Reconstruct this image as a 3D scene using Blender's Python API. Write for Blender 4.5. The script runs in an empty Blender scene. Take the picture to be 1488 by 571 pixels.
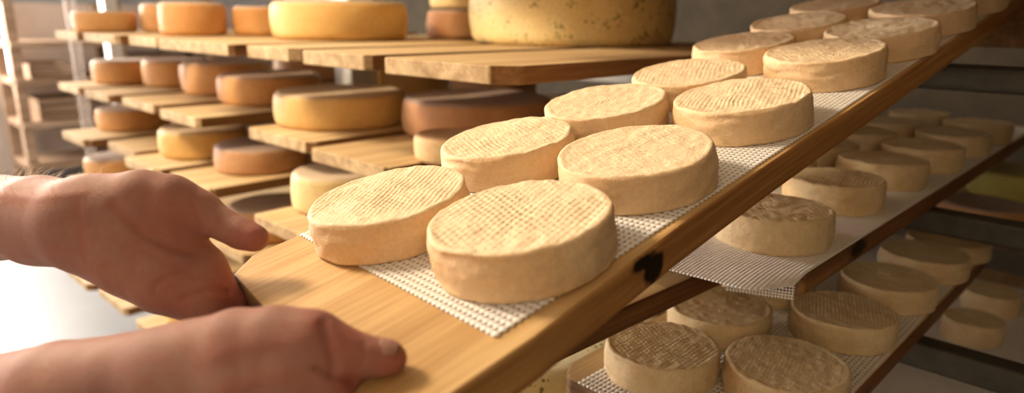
import bpy, bmesh, math, random
import numpy as np
from mathutils import Vector, Matrix

random.seed(7)
C = bpy.context.scene.collection
ZC = 1.25                       # camera height above the floor

# ---------------------------------------------------------------- camera frame
F_PX, YAW, PITCH, ROLL = 1001.09, 0.763995, 0.256069, 0.010843
cy_, sy_ = math.cos(YAW), math.sin(YAW)
FW = np.array([-sy_*math.cos(PITCH), cy_*math.cos(PITCH), -math.sin(PITCH)])
_r = np.array([cy_, sy_, 0.0]); _u = np.cross(_r, FW)
RT = _r*math.cos(ROLL)+_u*math.sin(ROLL)
UP = -_r*math.sin(ROLL)+_u*math.cos(ROLL)

def at(px, py, Z):
    """photo pixel and distance along the view -> world point (camera at 0,0,ZC)"""
    d = FW + RT*(px-744)/F_PX - UP*(py-285.5)/F_PX
    p = d*Z
    return np.array([p[0], p[1], p[2]+ZC])

cam_d = bpy.data.cameras.new('camera'); cam = bpy.data.objects.new('camera', cam_d); C.objects.link(cam)
cam_d.sensor_width = 36; cam_d.lens = 36*F_PX/1488; cam_d.clip_start = .02
m = Matrix.Identity(4)
for i in range(3):
    m[i][0] = RT[i]; m[i][1] = UP[i]; m[i][2] = -FW[i]
m[2][3] = ZC
cam.matrix_world = m
cam_d.dof.use_dof = True; cam_d.dof.focus_distance = .66; cam_d.dof.aperture_fstop = 3.4
bpy.context.scene.camera = cam

# ---------------------------------------------------------------- helpers
def tag(o, label=None, cat=None, group=None, kind=None):
    if label: o['label'] = label
    if cat: o['category'] = cat
    if group: o['group'] = group
    if kind: o['kind'] = kind
    return o

def link(name, me, parent=None, loc=None, rot=None, mats=()):
    o = bpy.data.objects.new(name, me); C.objects.link(o)
    if parent is not None: o.parent = parent
    if loc is not None: o.location = loc
    if rot is not None: o.rotation_euler = rot
    if me is not None:
        for mm in mats:
            if mm.name not in [x.name for x in me.materials if x]: me.materials.append(mm)
    return o

def mesh_np(name, V, Fc, smooth=True, attr=None):
    me = bpy.data.meshes.new(name)
    V = np.asarray(V, dtype=np.float32); Fc = np.asarray(Fc, dtype=np.int32)
    me.vertices.add(len(V)); me.vertices.foreach_set('co', V.ravel())
    n = Fc.shape[1]
    me.loops.add(Fc.size); me.loops.foreach_set('vertex_index', Fc.ravel())
    me.polygons.add(len(Fc)); me.polygons.foreach_set('loop_start', np.arange(0, Fc.size, n, dtype=np.int32))
    me.update(calc_edges=True)
    if smooth: me.polygons.foreach_set('use_smooth', np.ones(len(Fc), dtype=bool))
    if attr:
        for k, a in attr.items():
            at_ = me.attributes.new(k, 'FLOAT', 'POINT'); at_.data.foreach_set('value', np.asarray(a, dtype=np.float32))
    me.validate()
    return me

def vnoise(P, seed=0):
    """smooth value noise, P (n,3) -> (-1..1)"""
    P = np.asarray(P, float); i = np.floor(P).astype(np.int64); f = P-i; f = f*f*(3-2*f)
    def hsh(a):
        h = (a[:, 0]*374761393 + a[:, 1]*668265263 + a[:, 2]*2147483647 + seed*974634777) & 0xffffffff
        h = ((h ^ (h >> 13))*1274126177) & 0xffffffff
        h = h ^ (h >> 16)
        return (h & 0xffff)/32767.5-1
    r = 0
    for dx in (0, 1):
        for dy in (0, 1):
            for dz in (0, 1):
                w = (f[:, 0] if dx else 1-f[:, 0])*(f[:, 1] if dy else 1-f[:, 1])*(f[:, 2] if dz else 1-f[:, 2])
                r = r + w*hsh(i+np.array([dx, dy, dz]))
    return r

# ---------------------------------------------------------------- materials
def new_mat(name):
    mt = bpy.data.materials.new(name); mt.use_nodes = True
    nt = mt.node_tree; b = nt.nodes['Principled BSDF']
    return mt, nt, b

def N(nt, typ, **kw):
    n = nt.nodes.new(typ)
    for k, v in kw.items():
        if k in n.inputs: n.inputs[k].default_value = v
        else: setattr(n, k, v)
    return n

def ramp(nt, fac, stops):
    r = nt.nodes.new('ShaderNodeValToRGB'); e = r.color_ramp.elements
    while len(e) < len(stops): e.new(.5)
    for el, (p, c) in zip(e, stops):
        el.position = p; el.color = (*c, 1) if len(c) == 3 else c
    nt.links.new(fac, r.inputs[0]); return r.outputs[0]

def mixc(nt, fac, a, b, mode='MIX'):
    n = nt.nodes.new('ShaderNodeMix'); n.data_type = 'RGBA'; n.blend_type = mode
    for s, v in ((0, fac), (6, a), (7, b)):
        if hasattr(v, 'links'): nt.links.new(v, n.inputs[s])
        elif isinstance(v, (int, float)): n.inputs[s].default_value = v
        else: n.inputs[s].default_value = (*v, 1)
    return n.outputs[2]

def coords(nt, scale=(1, 1, 1), rnd=True):
    tc = nt.nodes.new('ShaderNodeTexCoord'); mp = nt.nodes.new('ShaderNodeMapping'); mp.inputs['Scale'].default_value = scale
    if rnd:
        oi = nt.nodes.new('ShaderNodeObjectInfo'); mu = N(nt, 'ShaderNodeVectorMath', operation='SCALE'); 
        cx = nt.nodes.new('ShaderNodeCombineXYZ')
        for k in range(3): nt.links.new(oi.outputs['Random'], cx.inputs[k])
        nt.links.new(cx.outputs[0], mu.inputs[0]); mu.inputs['Scale'].default_value = 37.0
        ad = N(nt, 'ShaderNodeVectorMath', operation='ADD')
        nt.links.new(tc.outputs['Object'], mp.inputs[0])
        nt.links.new(mp.outputs[0], ad.inputs[0]); nt.links.new(mu.outputs[0], ad.inputs[1])
        return ad.outputs[0]
    nt.links.new(tc.outputs['Object'], mp.inputs[0]); return mp.outputs[0]

def noise(nt, vec, scale, detail=4, rough=.6, dist=0):
    n = N(nt, 'ShaderNodeTexNoise'); n.inputs['Scale'].default_value = scale; n.inputs['Detail'].default_value = detail
    n.inputs['Roughness'].default_value = rough; n.inputs['Distortion'].default_value = dist
    nt.links.new(vec, n.inputs['Vector']); return n.outputs['Fac']

def bump(nt, b, h, strength=.3, dist=.001):
    bp = N(nt, 'ShaderNodeBump'); bp.inputs['Strength'].default_value = strength; bp.inputs['Distance'].default_value = dist
    nt.links.new(h, bp.inputs['Height']); nt.links.new(bp.outputs[0], b.inputs['Normal'])

def wood(name, dark, mid, light, rough=.6, streak=1.0):
    mt, nt, b = new_mat(name)
    v = coords(nt, (26, 1.6, 26)); n1 = noise(nt, v, 1.0, 5, .6, .8)
    v2 = coords(nt, (180, 5, 180)); n2 = noise(nt, v2, 1.0, 3, .6)
    v3 = coords(nt, (5, 1.5, 5)); n3 = noise(nt, v3, 1.0, 3, .5)
    c1 = ramp(nt, n1, [(.25, dark), (.5, mid), (.72, light)])
    c2 = mixc(nt, .35*streak, c1, ramp(nt, n2, [(.3, [x*.55 for x in mid]), (.65, (1, 1, 1))]), 'MULTIPLY')
    c3 = mixc(nt, .6, c2, ramp(nt, n3, [(.3, (.72, .66, .58)), (.6, (1, 1, 1))]), 'MULTIPLY')
    nt.links.new(c3, b.inputs['Base Color']); b.inputs['Roughness'].default_value = rough
    b.inputs['Specular IOR Level'].default_value = .25
    bump(nt, b, n2, .25, .0008)
    return mt

def knot_wood(name, dark, mid, light, knots):
    """wood whose side carries knots: list of (x,y,z,radius_y,radius_z)"""
    mt = wood(name, dark, mid, light, .55, 1.4); nt = mt.node_tree; b = nt.nodes['Principled BSDF']
    src = b.inputs['Base Color'].links[0].from_socket
    tc = nt.nodes.new('ShaderNodeTexCoord')
    for (x, y, z, ry, rz) in knots:
        mp = nt.nodes.new('ShaderNodeMapping'); mp.vector_type = 'POINT'
        mp.inputs['Location'].default_value = (-x/.03, -y/ry, -z/rz); mp.inputs['Scale'].default_value = (1/.03, 1/ry, 1/rz)
        nt.links.new(tc.outputs['Object'], mp.inputs[0])
        nz = N(nt, 'ShaderNodeTexNoise'); nz.inputs['Scale'].default_value = 90; nt.links.new(tc.outputs['Object'], nz.inputs['Vector'])
        ln = N(nt, 'ShaderNodeVectorMath', operation='LENGTH'); nt.links.new(mp.outputs[0], ln.inputs[0])
        hf_ = N(nt, 'ShaderNodeMath', operation='MULTIPLY'); nt.links.new(ln.outputs['Value'], hf_.inputs[0]); hf_.inputs[1].default_value = .5
        ad = N(nt, 'ShaderNodeMath', operation='MULTIPLY_ADD'); nt.links.new(nz.outputs['Fac'], ad.inputs[0]); ad.inputs[1].default_value = .5
        nt.links.new(hf_.outputs[0], ad.inputs[2])
        f = ramp(nt, ad.outputs[0], [(.0, (1, 1, 1)), (.62, (1, 1, 1)), (.74, (.45, .45, .45)), (.86, (0, 0, 0))])
        src = mixc(nt, f, src, (.018, .008, .004))
    nt.links.new(src, b.inputs['Base Color'])
    return mt

def cheese_mat(name, base, ridge, stain, sss=.12, rough=.62):
    mt, nt, b = new_mat(name)
    v = coords(nt, (1, 1, 1)); n1 = noise(nt, v, 22, 4, .6); n2 = noise(nt, v, 260, 4, .7)
    at_ = nt.nodes.new('ShaderNodeAttribute'); at_.attribute_name = 'ridge'
    c = mixc(nt, ramp(nt, n1, [(.38, (0, 0, 0)), (.68, (1, 1, 1))]), base, stain)
    c = mixc(nt, ramp(nt, at_.outputs['Fac'], [(0, (0, 0, 0)), (1, (1, 1, 1))]), c, ridge)
    c = mixc(nt, .35, c, ramp(nt, n2, [(.3, (.7, .62, .5)), (.6, (1, 1, 1))]), 'MULTIPLY')
    nt.links.new(c, b.inputs['Base Color']); b.inputs['Roughness'].default_value = rough
    b.inputs['Specular IOR Level'].default_value = .3
    if sss:
        b.inputs['Subsurface Weight'].default_value = sss; b.inputs['Subsurface Radius'].default_value = (1.0, .5, .25); b.inputs['Subsurface Scale'].default_value = .006
    n4 = noise(nt, v, 620, 3, .7); sm = N(nt, 'ShaderNodeMath', operation='MULTIPLY_ADD'); nt.links.new(n4, sm.inputs[0]); sm.inputs[1].default_value = .7; nt.links.new(n2, sm.inputs[2])
    bump(nt, b, sm.outputs[0], .75, .0011)
    return mt

def wheel_mat(name, side, side2, top, specks=None):
    mt, nt, b = new_mat(name)
    v = coords(nt); n1 = noise(nt, v, 9, 4, .6); n2 = noise(nt, v, 130, 4, .7)
    at_ = nt.nodes.new('ShaderNodeAttribute'); at_.attribute_name = 'topness'
    c = mixc(nt, ramp(nt, n1, [(.35, (0, 0, 0)), (.65, (1, 1, 1))]), side, side2)
    tn = N(nt, 'ShaderNodeMath', operation='MULTIPLY_ADD'); nt.links.new(n2, tn.inputs[0]); tn.inputs[1].default_value = .35
    nt.links.new(at_.outputs['Fac'], tn.inputs[2])
    c = mixc(nt, ramp(nt, tn.outputs[0], [(.45, (0, 0, 0)), (.95, (1, 1, 1))]), c, top)
    c = mixc(nt, .4, c, ramp(nt, n2, [(.3, (.66, .6, .5)), (.6, (1, 1, 1))]), 'MULTIPLY')
    if specks:
        vo = N(nt, 'ShaderNodeTexVoronoi'); vo.inputs['Scale'].default_value = 105; vo.inputs['Randomness'].default_value = 1; nt.links.new(v, vo.inputs['Vector'])
        n3 = noise(nt, v, 30, 2, .5)
        sb = N(nt, 'ShaderNodeMath', operation='SUBTRACT'); nt.links.new(vo.outputs['Distance'], sb.inputs[0])
        ml = N(nt, 'ShaderNodeMath', operation='MULTIPLY_ADD'); nt.links.new(n3, ml.inputs[0]); ml.inputs[1].default_value = 1.5; ml.inputs[2].default_value = -.66
        nt.links.new(ml.outputs[0], sb.inputs[1])
        c = mixc(nt, ramp(nt, sb.outputs[0], [(.02, (1, 1, 1)), (.12, (0, 0, 0))]), c, specks)
    nt.links.new(c, b.inputs['Base Color']); b.inputs['Roughness'].default_value = .6; b.inputs['Specular IOR Level'].default_value = .3
    bump(nt, b, n2, .35, .001)
    return mt

def plain(name, col, rough=.6, metal=0, nscale=20, var=.25, bs=.1, alpha=1):
    mt, nt, b = new_mat(name); v = coords(nt); n1 = noise(nt, v, nscale, 4, .6)
    c = mixc(nt, 1.0, col, ramp(nt, n1, [(.3, (1-var,)*3), (.65, (1, 1, 1))]), 'MULTIPLY')
    nt.links.new(c, b.inputs['Base Color']); b.inputs['Roughness'].default_value = rough; b.inputs['Metallic'].default_value = metal
    bump(nt, b, n1, bs, .001); b.inputs['Alpha'].default_value = alpha; return mt

M = {}
M['wood_light'] = wood('wood_light', (.48, .27, .10), (.66, .42, .18), (.80, .56, .28))
M['wood_shelf'] = wood('wood_shelf', (.47, .31, .145), (.65, .47, .25), (.79, .62, .37))
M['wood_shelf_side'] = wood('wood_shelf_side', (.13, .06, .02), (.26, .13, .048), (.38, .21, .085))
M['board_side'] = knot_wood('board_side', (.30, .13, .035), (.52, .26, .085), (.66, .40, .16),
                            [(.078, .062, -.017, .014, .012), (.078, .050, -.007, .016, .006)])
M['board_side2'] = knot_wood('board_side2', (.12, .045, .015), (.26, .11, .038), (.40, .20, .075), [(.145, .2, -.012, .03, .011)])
M['end_grain'] = wood('end_grain', (.10, .05, .022), (.22, .125, .06), (.34, .21, .11), .8)
M['shelf_end'] = wood('shelf_end', (.34, .22, .11), (.56, .40, .22), (.74, .58, .36), .8)
M['cheese_fresh'] = cheese_mat('cheese_fresh', (.83, .60, .36), (.95, .82, .60), (.80, .54, .29))
M['cheese_pale'] = cheese_mat('cheese_pale', (.78, .62, .38), (.84, .70, .45), (.68, .48, .26), .08)
M['tomme_orange'] = wheel_mat('tomme_orange', (.60, .29, .10), (.66, .37, .15), (.50, .38, .30))
M['tomme_brown'] = wheel_mat('tomme_brown', (.46, .23, .11), (.55, .31, .15), (.36, .27, .23))
M['tomme_gold'] = wheel_mat('tomme_gold', (.70, .43, .14), (.76, .50, .20), (.55, .42, .28))
M['tomme_cream'] = wheel_mat('tomme_cream', (.78, .58, .27), (.80, .64, .34), (.55, .44, .32))
M['tomme_young'] = wheel_mat('tomme_young', (.74, .50, .26), (.78, .56, .32), (.45, .28, .16))
M['tomme_herb'] = wheel_mat('tomme_herb', (.80, .61, .27), (.85, .70, .36), (.72, .66, .44), (.24, .20, .06))
M['tomme_olive'] = wheel_mat('tomme_olive', (.42, .38, .10), (.5, .44, .14), (.36, .32, .12))
M['mat_plastic'] = plain('mat_plastic', (.86, .84, .82), .45, 0, 60, .08, .05)
M['galvanised'] = plain('galvanised', (.075, .07, .055), .5, .3, 40, .4, .1)
M['white_metal'] = plain('white_metal', (.80, .80, .78), .4, 0, 30, .12, .05)
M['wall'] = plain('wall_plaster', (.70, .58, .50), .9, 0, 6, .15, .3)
M['wall_shaded'] = plain('wall_plaster_shade', (.075, .056, .034), .9, 0, 8, .4, .6)  # shade on the rack side of the room put into the wall colour
M['floor'] = plain('floor_resin', (.25, .255, .255), .42, 0, 5, .12, .05)
M['ceiling'] = plain('ceiling_plaster', (.55, .52, .47), .9, 0, 5, .1, .1)
M['old_wood'] = wood('old_wood', (.25, .15, .09), (.40, .27, .18), (.55, .40, .28), .8)
M['grey_frame'] = plain('grey_frame', (.35, .36, .38), .5, .2)

def emis(name, col, s):
    mt, nt, b = new_mat(name); b.inputs['Emission Color'].default_value = (*col, 1); b.inputs['Emission Strength'].default_value = s
    b.inputs['Base Color'].default_value = (*col, 1); return mt

mt, nt, b = new_mat('skin')
v = coords(nt, rnd=False); n1 = noise(nt, v, 28, 4, .6); n2 = noise(nt, v, 380, 5, .7); n3 = noise(nt, v, 110, 3, .6)
at_ = nt.nodes.new('ShaderNodeAttribute'); at_.attribute_name = 'red'
c = mixc(nt, ramp(nt, n1, [(.35, (0, 0, 0)), (.65, (1, 1, 1))]), (.32, .165, .135), (.39, .21, .168))
c = mixc(nt, ramp(nt, n3, [(.4, (0, 0, 0)), (.75, (.5, .5, .5))]), c, (.33, .12, .08))
c = mixc(nt, at_.outputs['Fac'], c, (.42, .11, .08))
nt.links.new(c, b.inputs['Base Color']); b.inputs['Roughness'].default_value = .62; b.inputs['Specular IOR Level'].default_value = .22
b.inputs['Subsurface Weight'].default_value = .08; b.inputs['Subsurface Radius'].default_value = (1, .35, .2); b.inputs['Subsurface Scale'].default_value = .006
bump(nt, b, n2, .6, .0008)
M['skin'] = mt
M['nail'] = plain('nail', (.40, .205, .16), .35, 0, 30, .05, 0)
M['hair'] = plain('hair', (.75, .60, .42), .5, 0, 30, .05, 0)
M['cloth'] = plain('cloth', (.75, .75, .72), .9, 0, 200, .1, .3)

# ---------------------------------------------------------------- small cheeses
def small_cheese_mesh(name, seed, r=.07, h=.034, rings=54, seg=216, amp=.00045, pitch=.0056, groove=None, weave=.5):
    rs = np.random.RandomState(seed)
    # profile points (radius, height, topflag)
    top = [(r*.95*k/rings, h, 1.0) for k in range(1, rings+1)]
    cor = [(r*(.95+.035*math.sin(t)), h-.0036*(1-math.cos(t)), max(0, 1-t)) for t in np.linspace(.35, 1.57, 6)]
    sd = []
    for t in np.linspace(.12, .86, 12):
        z = (h-.0036)*(1-t); sd.append((r*(.985+.018*math.sin(math.pi*min(1, t*1.05))), z, 0))
    bt = [(r*(.965+.03*math.cos(t)), .004*(1-math.sin(t)), 0) for t in np.linspace(.25, 1.57, 6)]
    bt += [(r*.6, 0, 0), (r*.05, 0, 0)]
    prof = np.array(top+cor+sd+bt)
    th = np.linspace(0, 2*math.pi, seg, endpoint=False)
    R = np.repeat(prof[:, 0][:, None], seg, 1); Z = np.repeat(prof[:, 1][:, None], seg, 1); T = np.repeat(prof[:, 2][:, None], seg, 1)
    TH = np.repeat(th[None], len(prof), 0)
    X = R*np.cos(TH); Y = R*np.sin(TH)
    P = np.stack([X, Y, Z], -1).reshape(-1, 3)
    # outline irregular
    an = np.stack([np.cos(TH).ravel()*1.3+seed*3.1, np.sin(TH).ravel()*1.3, P[:, 2]*20], -1)
    k = 1+.018*vnoise(an, seed)
    P[:, 0] *= k; P[:, 1] *= k
    tt = T.ravel(); rr = R.ravel(); fz = P[:, 2]/h
    # sides wrinkle
    sidef = (1-tt)*(rr > r*.9)
    w = vnoise(P*np.array([120, 120, 260])+seed, seed+1)*.0006+vnoise(P*np.array([45, 45, 110]), seed+2)*.0011
    nr = np.maximum(np.hypot(P[:, 0], P[:, 1]), 1e-6)
    P[:, 0] += P[:, 0]/nr*w*sidef; P[:, 1] += P[:, 1]/nr*w*sidef
    if groove is not None:
        a0, wd, gz, gd = groove
        da = (TH.ravel()-a0+math.pi) % (2*math.pi)-math.pi
        wob = .05*np.sin(TH.ravel()*7)
        g = np.exp(-(da/wd)**4)*np.exp(-((fz-gz-wob)/.07)**2)*(rr > r*.9)
        P[:, 0] -= P[:, 0]/nr*gd*g; P[:, 1] -= P[:, 1]/nr*gd*g
    # top relief
    inner = np.clip((r*.955-rr)/(r*.05), 0, 1)*tt
    wx = P[:, 0]+.0016*vnoise(P*45, seed+3); wy = P[:, 1]+.0016*vnoise(P*45+9, seed+4)
    rid = np.sin(2*math.pi*wx/pitch); cr = np.sin(2*math.pi*wy/(pitch*1.25)+ (np.floor(wx/pitch)%2)*math.pi)
    pat = (1-weave)*rid+weave*rid*cr
    fade = .7+.5*vnoise(P*np.array([38, 38, 1])+5, seed+5)
    P[:, 2] += tt*amp*pat*fade*inner
    P[:, 2] += tt*(.0011*vnoise(P*np.array([22, 22, 1]), seed+6)+.0006*vnoise(P*np.array([110, 110, 1]), seed+7)+.00022*vnoise(P*np.array([420, 420, 1]), seed+9))
    P[:, 2] += tt*.0005*np.exp(-((rr-r*.93)/(r*.04))**2)*(1+1.2*vnoise(an*3, seed+8))   # rolled rim
    P[:, 2] += P[:, 2]*(.03*P[:, 0]+.03*P[:, 1]*(rs.rand()-.5))/r
    ridge = tt*inner*np.clip(.5+.6*pat*fade, 0, 1) + tt*(1-inner)*.35 + (1-tt)*.05
    n = len(prof); V = np.concatenate([[[0, 0, h+.0002]], P])
    Fq = []
    i = np.arange(n-1)[:, None]; j = np.arange(seg)[None]; j2 = (j+1) % seg
    A = 1+i*seg+j; B = 1+(i+1)*seg+j; Cc = 1+(i+1)*seg+j2; D = 1+i*seg+j2
    Q = np.stack([A, B, Cc, D], -1).reshape(-1, 4)
    jj = np.arange(seg); cap = np.stack([np.zeros(seg, int), 1+jj, 1+(jj+1) % seg, np.zeros(seg, int)], -1)
    me = mesh_np(name, V, Q, True, {'ridge': np.concatenate([[.5], ridge])})
    bm = bmesh.new(); bm.from_mesh(me); bm.verts.ensure_lookup_table()
    for a in range(seg): 
        f = bm.faces.new((bm.verts[0], bm.verts[1+a], bm.verts[1+(a+1) % seg])); f.smooth = True
    bm.to_mesh(me); bm.free()
    return me

# ---------------------------------------------------------------- big wheels
def wheel_mesh(name, r, h, seed, seg=120, bulge=.035, edge=.16, topr=None):
    e = min(h*edge, .02)
    e = max(e, .008)
    prof = [(r*.02, h)]+[((r-e)*k/14, h) for k in range(1, 14)]
    prof += [(r-e+e*math.sin(t), h-e+e*math.cos(t)) for t in np.linspace(.0, 1.57, 9)]
    prof += [(r, h-e-(h-2*e)*k/12) for k in range(1, 13)]
    prof += [(r-e+e*math.cos(t), e-e*math.sin(t)) for t in np.linspace(.2, 1.57, 8)]
    prof += [(r*.4, 0), (r*.02, 0)]
    prof = np.array(prof)
    th = np.linspace(0, 2*math.pi, seg, endpoint=False)
    R = np.repeat(prof[:, 0][:, None], seg, 1); Z = np.repeat(prof[:, 1][:, None], seg, 1); TH = np.repeat(th[None], len(prof), 0)
    bl = 1+bulge*np.clip(np.sin(math.pi*Z/h), 0, 1)*(R > r*.9)
    R = R*bl/(1+bulge)
    P = np.stack([R*np.cos(TH), R*np.sin(TH), Z], -1).reshape(-1, 3)
    nn = vnoise(P*np.array([9, 9, 14])+seed*5, seed)*.003+vnoise(P*np.array([50, 50, 80]), seed+1)*.0007
    k = 1+nn/r
    P[:, 0] *= k; P[:, 1] *= k
    topf = (Z.ravel() > h-e*.45)
    P[:, 2] += topf*(-.003*(1-(R.ravel()/r)**2)+.0012*vnoise(P*np.array([12, 12, 1]), seed+3))
    n = len(prof); i = np.arange(n-1)[:, None]; j = np.arange(seg)[None]; j2 = (j+1) % seg
    Q = np.stack([i*seg+j, (i+1)*seg+j, (i+1)*seg+j2, i*seg+j2], -1).reshape(-1, 4)
    tn = np.clip((Z.ravel()-(h-e))/(e), 0, 1)
    return mesh_np(name, P, Q, True, {'topness': tn})

# ---------------------------------------------------------------- boards
def board_mesh(name, poly, th, mats, bev=.002, div=True):
    """polygon outline (x,y) CCW starting at the near left, top at z=0; slots 0 top/bottom 1 long sides 2 ends"""
    bm = bmesh.new()
    top = [bm.verts.new((x, y, 0)) for x, y in poly]; bot = [bm.verts.new((x, y, -th)) for x, y in poly]
    bm.faces.new(top); bm.faces.new(bot[::-1])
    n = len(poly)
    for i in range(n):
        j = (i+1) % n
        f = bm.faces.new((top[j], top[i], bot[i], bot[j]))
        dx = abs(poly[j][0]-poly[i][0]); dy = abs(poly[j][1]-poly[i][1])
        f.material_index = 1 if dy > dx*1.3 else 2
    bmesh.ops.recalc_face_normals(bm, faces=bm.faces[:])
    bmesh.ops.bevel(bm, geom=bm.edges[:], offset=bev, segments=3, affect='EDGES', profile=.6, clamp_overlap=True)
    for f in bm.faces:
        n_ = f.normal
        f.material_index = 0 if abs(n_.z) > .8 else (1 if abs(n_.x) > abs(n_.y) else 2)
    me = bpy.data.meshes.new(name); bm.to_mesh(me); bm.free()
    for mm in mats: me.materials.append(mm)
    return me

def mat_mesh(name, x0, x1, y0, y1, pitchx, pitchy, barx, bary, skew=0, zf=None, th=.0012, yf=None):
    """perforated plastic cheese mat: lattice of bars, saw-toothed at its edges"""
    nx = int(round((x1-x0)/pitchx)); ny = int(round((y1-y0)/pitchy))
    xs = []; 
    for i in range(nx): xs += [x0+i*pitchx, x0+i*pitchx+barx]
    xs[1] = xs[2]-.0014; xs[0] = xs[1]-.0012; xs.append(xs[-1]+.0014); xs = np.array(xs); ys = []
    for j in range(ny): ys += [y0+j*pitchy, y0+j*pitchy+bary]
    ys[1] = ys[2]-.0014; ys[0] = ys[1]-.0012; ys.append(ys[-1]+.0014); ys = np.array(ys)
    X, Y = np.meshgrid(xs, ys, indexing='ij')
    Yk = Y+skew*(X-x0)*np.clip(1-(Y-y0)/.3, 0, 1)
    if yf: Yk = Yk+yf(X, Y)
    Zk = zf(X, Y) if zf else np.zeros_like(X)
    V = np.stack([X, Yk, Zk+th], -1); nX, nY = len(xs), len(ys)
    idx = np.arange(nX*nY).reshape(nX, nY)
    i, j = np.meshgrid(np.arange(nX-1), np.arange(nY-1), indexing='ij')
    keep = ~((i % 2 == 1) & (j % 2 == 1)) & (i > 0) & (j > 0)
    keep &= ~((i == 1) & (j % 2 == 1)) & ~((j == 1) & (i % 2 == 1))
    Q = np.stack([idx[:-1, :-1][keep], idx[1:, :-1][keep], idx[1:, 1:][keep], idx[:-1, 1:][keep]], -1)
    V = V.reshape(-1, 3)
    # bottom copy and walls
    nV = len(V); Vb = V.copy(); Vb[:, 2] -= th
    Qb = Q[:, ::-1]+nV
    # boundary edges
    E = np.concatenate([Q[:, [0, 1]], Q[:, [1, 2]], Q[:, [2, 3]], Q[:, [3, 0]]])
    key = np.sort(E, 1); kk = key[:, 0].astype(np.int64)*nV+key[:, 1]
    _, inv, cnt = np.unique(kk, return_inverse=True, return_counts=True)
    Eb = E[cnt[inv] == 1]
    W = np.stack([Eb[:, 1], Eb[:, 0], Eb[:, 0]+nV, Eb[:, 1]+nV], -1)
    me = mesh_np(name, np.concatenate([V, Vb]), np.concatenate([Q, Qb, W]), False)
    return me

# =================================================================== BOARD 1 (held, tilted)
O1 = np.array([-0.33491, 0.361145, -0.1771796+ZC]); R1 = (0.195673, -0.0249406, -0.0477064)
poly1 = [(-.222, -.118), (-.199, -.146), (.078, -.182), (.083, -.178), (.083, -.07), (.078, 0.0), (.0725, .10), (.0695, .24), (.069, 1.22), (-.222, 1.22)]
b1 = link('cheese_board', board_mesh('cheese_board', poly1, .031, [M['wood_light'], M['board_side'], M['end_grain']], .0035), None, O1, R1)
tag(b1, 'long pale wooden board with a knotted brown edge, tilted and held by two hands', 'board', 'cheese boards')
M1 = Matrix.Translation(Vector(O1)) @ (Matrix.Rotation(R1[2], 4, 'Z') @ Matrix.Rotation(R1[1], 4, 'Y') @ Matrix.Rotation(R1[0], 4, 'X'))
def on1(x, y, z=0.0): return M1 @ Vector((x, y, z))
mm1 = mat_mesh('cheese_mat', -.2215, .064, -.078, 1.17, 0.0054, .0060, .0031, .0030, skew=-.045)
mo = link('cheese_mat', mm1, None, on1(0, 0, .0004), R1, [M['mat_plastic']])
tag(mo, 'white perforated plastic mat under the cheeses on the tilted hand-held board', 'mat', 'perforated cheese mats')

variants = [small_cheese_mesh('cheese_v%d' % k, 11+k*7, amp=a, pitch=p, groove=g, weave=w) for k, (a, p, g, w) in enumerate([
    (.0008, .0055, (4.6, .9, .88, .0014), .55), (.0007, .0047, None, .3), (.00065, .0046, (4.6, .45, .80, .0026), .55),
    (.0005, .0042, (4.9, 1.2, .35, .0012), .8), (.0008, .0052, (4.9, 1.3, .62, .0022), .7)])]
for me in variants: me.materials.append(M['cheese_fresh'])
pos1 = [(0, 0), (-.0071, .1553), (-.0062, .3379), (-.0089, .5421), (.0038, .6825), (.0061, .835), (.01, .985), (.012, 1.13),
        (-.1366, -.019), (-.1557, .1402), (-.1428, .2811), (-.1259, .4258), (-.142, .5899), (-.132, .735), (-.138, .88), (-.14, 1.03)]
# nudge apart where they would touch
pos1 = [np.array(p, float) for p in pos1]
for it in range(60):
    for a in range(len(pos1)):
        for b_ in range(a+1, len(pos1)):
            d = pos1[a]-pos1[b_]; L = np.hypot(*d)
            if L < .1445:
                s = d/L*(.1445-L)*.5; pos1[a] += s; pos1[b_] -= s
lab1 = ['largest cream cheese, at the handle end of the tilted board above its bare wood',
        'cream cheese with fine straight ridges, second in the right-hand row of the tilted board',
        'cream cheese with a dented front side, third in the right-hand row of the tilted board',
        'cream cheese with a wrinkled side, fourth in the right-hand row of the tilted board',
        'cream cheese fifth in the right-hand row of the tilted board, partly behind the wrinkled one',
        'dim cream cheese sixth in the right-hand row of the tilted board, near its top end',
        'dim cheese cut by the photo top, seventh in the right-hand row of the tilted board',
        None,
        'cream cheese at the left mat corner of the tilted board, nearest the raised thumb',
        'cream cheese with a grooved side, second in the left-hand row of the tilted board',
        'cream cheese with a crumbly bright top, third in the left-hand row of the tilted board',
        'cream cheese with a basket-weave top, fourth in the left-hand row of the tilted board',
        'half shaded cream cheese, fifth in the left-hand row of the tilted board',
        'shaded cream cheese sixth in the left-hand row of the tilted board',
        'dark shaded cheese, seventh in the left-hand row of the tilted board',
        None]
vsel = [0, 1, 2, 4, 1, 3, 0, 1, 1, 2, 3, 4, 0, 1, 4, 2]
rots = [.25, 2.1, .35, -.1, .9, 2.2, .4, 1.1, .55, .1, 1.3, 2.6, 0, 1.7, .8, .2]
hsc = [1.05, 1, 1, 1.05, 1, 1, 1, 1, 1.0, 1, 1, .95, 1, 1, 1, 1]
Rm1 = (Matrix.Rotation(R1[2], 4, 'Z') @ Matrix.Rotation(R1[1], 4, 'Y') @ Matrix.Rotation(R1[0], 4, 'X'))
for k, p in enumerate(pos1):
    if lab1[k] is None: continue
    o = link('small_cheese', variants[vsel[k]])
    o.matrix_world = Matrix.Translation(on1(p[0], p[1], .0018)) @ Rm1 @ Matrix.Rotation(rots[k], 4, 'Z') @ Matrix.Diagonal((1, 1, hsc[k], 1))
    tag(o, lab1[k], 'cheese', 'small cheeses on the tilted board')

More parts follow.
